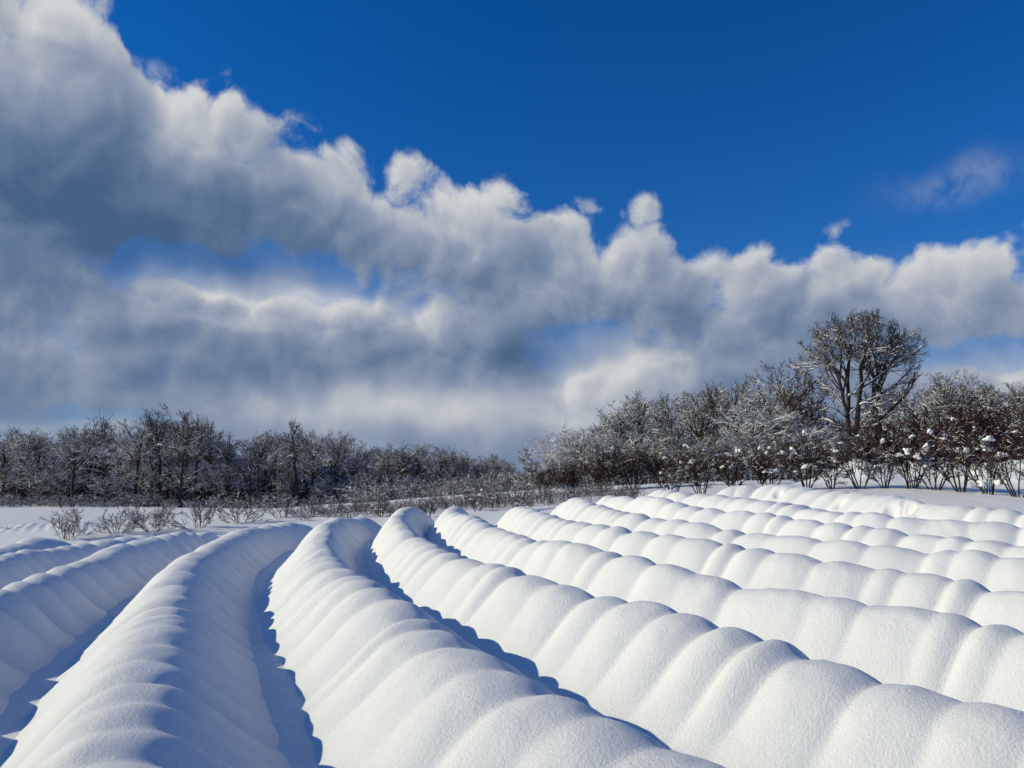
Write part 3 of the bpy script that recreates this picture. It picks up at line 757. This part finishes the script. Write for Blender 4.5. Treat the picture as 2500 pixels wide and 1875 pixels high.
# shrubs: many stems from one foot
def shrub_geo(seed, h, stems, lean, k1, k2, k3, r, twr, snow, keep, wob=.12, trop=.05, nclump=0, csize=.1):
    rng = np.random.RandomState(seed)
    a = np.arange(stems) * 6.283 / stems + rng.uniform(-.4, .4, stems)
    le = np.abs(rng.normal(lean, lean * .45, stems))
    d0 = np.stack([np.cos(a) * np.sin(le), np.sin(a) * np.sin(le), np.cos(le)], 1)
    st = np.stack([np.cos(a) * .07, np.sin(a) * .07, np.full(stems, -.1)], 1)
    l0 = h * rng.uniform(.65, 1.05, stems)
    P0_, R0_ = grow(rng, st, d0, l0, np.full(stems, r) * rng.uniform(.6, 1.1, stems), np.full(stems, r * .4), 7, wob * .6, trop)
    s1, d1, l1, r1 = spawn(rng, P0_, R0_, l0, k1, .25, 1, .65, .2, .5, .65); P1_, R1_ = grow(rng, s1, d1, l1, np.maximum(r1, twr), np.maximum(r1 * .5, twr), 5, wob, trop)
    s2, d2, l2, r2 = spawn(rng, P1_, R1_, l1, k2, .2, 1, .65, .2, .55, .7); P2_, R2_ = grow(rng, s2, d2, l2, np.maximum(r2, twr), np.full(len(s2), twr), 4, wob, trop)
    s3, d3, l3, r3 = spawn(rng, P2_, R2_, l2, k3, .2, 1, .6, .2, .6, .7); P3_, R3_ = grow(rng, s3, d3, l3, np.full(len(s3), twr), np.full(len(s3), twr * .7), 2, wob, trop)
    st_ = [tubes(P0_[i:i + 1], R0_[i:i + 1], 6) for i in range(stems)]
    tw = join([tubes(P1_, R1_, 4), tubes(P2_, R2_, 3), tubes(P3_, R3_, 3)])
    sn = join([snow_on(rng, P0_, R0_, snow, keep, 99), snow_on(rng, P1_, R1_, snow, keep, 99), snow_on(rng, P2_, R2_, snow * .8, keep * .8, 99, 3), snow_on(rng, P3_, R3_, snow * .6, keep * .5, 99, 3)])
    cl = []
    src = np.vstack([P1_[:, 3], P2_[:, 2]])
    for i in range(nclump): cl.append(src[rng.randint(len(src))])
    return st_, tw, sn, cl
def blob_mesh(seed):
    """a lumpy ball of snow caught in a fork"""
    rng = np.random.RandomState(seed)
    import bmesh
    bm = bmesh.new()
    for q in range(3):
        g = bmesh.ops.create_icosphere(bm, subdivisions=2, radius=1.0 if q == 0 else rng.uniform(.45, .75))
        off = Vector((0, 0, 0)) if q == 0 else Vector((rng.uniform(-.9, .9), rng.uniform(-.9, .9), rng.uniform(-.4, .5)))
        ph = rng.uniform(0, 6, 6)
        for v in g['verts']:
            c0 = v.co.copy()
            k = 1 + .3 * math.sin(2.3 * c0.x + ph[0]) * math.cos(2.1 * c0.y + ph[1]) + .2 * math.sin(4.7 * c0.z + ph[2] + 2 * c0.x) + .16 * math.sin(6.1 * c0.y + ph[3] + 2 * c0.z)
            v.co = c0 * k * (1 if q else .85) + off
            if v.co.z < -.35: v.co.z = -.35 + (v.co.z + .35) * .4
    for f in bm.faces: f.smooth = True
    me = bpy.data.meshes.new('snow_clump'); bm.to_mesh(me); bm.free(); me.materials.append(M_CLUMP)
    return me
BLOBS = [blob_mesh(i) for i in range(5)]
SH = {}
def store_shrub(key, twm, **kw):
    st_, tw, sn, cl = shrub_geo(**kw)
    L = []
    for v, f in st_: me = mesh_np('stem', v, f); me.materials.append(M_BARK); L.append(('stem', me))
    me = mesh_np('twigs', *tw); me.materials.append(twm); L.append(('twigs', me))
    if len(sn[0]): me = mesh_np('branch_snow', *sn); me.materials.append(M_CLUMP); L.append(('branch_snow', me))
    SH[key] = (L, cl, kw.get('h'))
def put_shrub(key, name, label, cat, group, x, y, sx, sz, rz, clump=1.0, seed=0):
    rng = np.random.RandomState(seed)
    root = link(name, None, loc=(x, y, float(surface(np.array([x]), np.array([y]))[0]) - .03)); root.rotation_euler = (0, 0, rz); root.scale = (sx, sx, sz)
    tag(root, label, cat, group)
    L, cl, h = SH[key]
    for nm, me in L:
        o = link(nm, me, tw if nm == 'branch_snow' else root)
        if nm == 'twigs': tw = o
        if nm == 'branch_snow': o['kind'] = 'stuff'
    for p in cl:
        if rng.rand() > clump: continue
        o = link('snow_clump', BLOBS[rng.randint(5)], tw, loc=tuple(p + rng.normal(0, .02, 3)))
        s_ = .022 + .082 * rng.rand() ** 1.7; o.scale = (s_ * rng.uniform(.7, 1.5), s_ * rng.uniform(.7, 1.5), s_ * rng.uniform(.7, 1.3)); o.rotation_euler = (rng.uniform(-.3, .3), rng.uniform(-.3, .3), rng.uniform(0, 6))
    return root
for i in range(3):
    store_shrub('front%d' % i, M_TWIGR, seed=300 + i, h=1.75, stems=6 + i, lean=.33, k1=6, k2=6, k3=4, r=.026, twr=.0055, snow=.013, keep=.45, nclump=20)
for i in range(3):
    store_shrub('red%d' % i, M_TWIGR, seed=320 + i, h=2.6, stems=9, lean=.38, k1=8, k2=7, k3=6, r=.03, twr=.0085, snow=.014, keep=.22, nclump=5)
for i in range(3):
    store_shrub('low%d' % i, M_TWIG, seed=340 + i, h=1.15, stems=10 + i, lean=.72, k1=6, k2=5, k3=3, r=.013, twr=.0045, snow=.013, keep=.75, wob=.14, trop=.08)
FR = [(1640, 1197, 23.0), (1712, 1194, 23.5), (1790, 1192, 24), (1880, 1190, 25), (1970, 1189, 24.8), (2030, 1190, 24.6), (2100, 1191, 24.2), (2160, 1192, 24.0), (2225, 1193, 23.6), (2283, 1195, 23.2), (2345, 1197, 22.6), (2415, 1203, 21.5), (2486, 1212, 19.6)]
FH = [100, 105, 110, 118, 120, 95, 130, 100, 135, 140, 150, 145, 160]
for i, ((px, py, Y), hp) in enumerate(zip(FR, FH)):
    p = at(px, py, Y); hh = hp / FPX * Y
    put_shrub('front%d' % (i % 3), 'blueberry_shrub', 'bare brown shrub holding snow clumps, %s from left in the right-hand shrub row' % ORD[i], 'shrub', 'bare shrubs in a row behind the field', p[0], p[1], hh / 1.6 * 1.0, hh / 1.75, rnd.uniform(0, 6), 1.0, 40 + i)
RD = [(1330, 70, 31), (1400, 75, 31), (1470, 85, 30), (1545, 95, 30), (1620, 80, 30), (1700, 80, 30), (1780, 75, 30), (1860, 80, 30), (1950, 95, 31), (2040, 90, 31.5), (2130, 105, 31.5), (2215, 150, 31), (2300, 170, 31), (2380, 175, 30.5), (2460, 165, 29.5), (2550, 160, 28.5)]
for i, (px, hp, Y) in enumerate(RD):
    p = at(px, 1190, Y); hh = hp / FPX * Y
    put_shrub('red%d' % (i % 3), 'red_twig_bush', 'dense red-brown bush before the right wood, %s from its left end' % ORD[i], 'bush', 'dense red-brown bushes before the right wood', p[0], p[1], hh / 2.3 * 1.25, hh / 2.5, rnd.uniform(0, 6), 1.0, 80 + i)
MD = [(860, 34), (930, 44), (1045, 46), (1165, 52), (1265, 56)]
for i, (px, hp) in enumerate(MD):
    Yq = 23 + (i % 2) * 1.2; p = at(px, 1240, Yq); hh = hp / FPX * Yq
    put_shrub('front%d' % (i % 3), 'brown_shrub', 'low brown shrub beyond the central row ends, %s from left' % ORD[i], 'shrub', 'low brown shrubs beyond the row ends', p[0], p[1], hh / 1.6 * 1.35, hh / 1.75, rnd.uniform(0, 6), .8, 120 + i)
LS = [(165, 1313, 21, 80), (285, 1304, 21.6, 70), (375, 1300, 22, 80), (485, 1290, 23, 76), (590, 1276, 24.5, 76), (690, 1266, 26, 62), (765, 1258, 27, 52), (815, 1252, 27.5, 48)]
for i, (px, py, Y, hp) in enumerate(LS):
    p = at(px, py, Y); hh = hp / FPX * Y
    put_shrub('low%d' % (i % 3), 'low_bare_shrub', 'low spreading bare shrub behind the left rows, %s from the left' % ORD[i], 'shrub', 'low bare shrubs behind the left rows', p[0], p[1], hh / 1.0, hh / 1.1, rnd.uniform(0, 6), 1.0, 160 + i)

# brush at the foot of the woods: one mass each
def brush(name, label, spec, seed, twm, kk=(5, 5, 3), twr=.014, snow=.035):
    rng = np.random.RandomState(seed); lib = []
    for sd_ in (401, 402, 403):
        st_, tw, sn, cl = shrub_geo(sd_, 3.0, 8, .5, *kk, .035, twr, snow, .85)
        lib.append(proto_obj('brush_bush', join(st_ + [tw]), sn, twm))
    L = []
    for px, hp, Y, w in spec:
        p = at(px, 1200, Y); g = gz(p[0], p[1]) - .05; sz = hp / FPX * Y / 2.7
        L.append((p[0], p[1], g, sz * w, sz, rng.uniform(0, 6.28), rng.randint(3)))
    scatter(name, label, 'brush', L, lib)
rb = np.random.RandomState(9)
brush('wood_edge_brush', 'snowy brush along the foot of the left wood', [(x + rb.uniform(-5, 5), rb.uniform(8, 20) + 22 * rb.rand() ** 3, rb.uniform(103, 122), rb.uniform(1.0, 1.7)) for x in np.arange(-30, 900, 5.5)] + [(x + rb.uniform(-5, 5), rb.uniform(55, 100), rb.uniform(140, 180), 1.5) for x in np.arange(-60, 920, 6)], 5, M_TWIG)
brush('middle_brush', 'brown brush along the foot of the middle wood', [(x + rb.uniform(-5, 5), rb.uniform(30, 70), rb.uniform(60, 130), rb.uniform(1.0, 1.6)) for x in np.arange(860, 1340, 6)], 6, M_TWIG)
brush('right_brush', 'snowy brush along the foot of the right wood', [(x + rb.uniform(-8, 8), rb.uniform(40, 105) * min(1, .35 + (x - 1250) / 400), rb.uniform(38, 58), rb.uniform(1.0, 1.4)) for x in np.arange(1290, 2620, 24)], 7, M_TWIG, (6, 6, 4), .008, .02)

# low brown stubble brush just beyond the row ends
brush('row_end_brush', 'low brown brush beyond the far ends of the middle rows', [(x + rb.uniform(-8, 8), rb.uniform(10, 28) + 8 * (x > 860), rb.uniform(24, 29), rb.uniform(1.1, 1.8)) for x in np.arange(720, 1560, 6)], 8, M_TWIGR, (5, 4, 2), .010, .018)
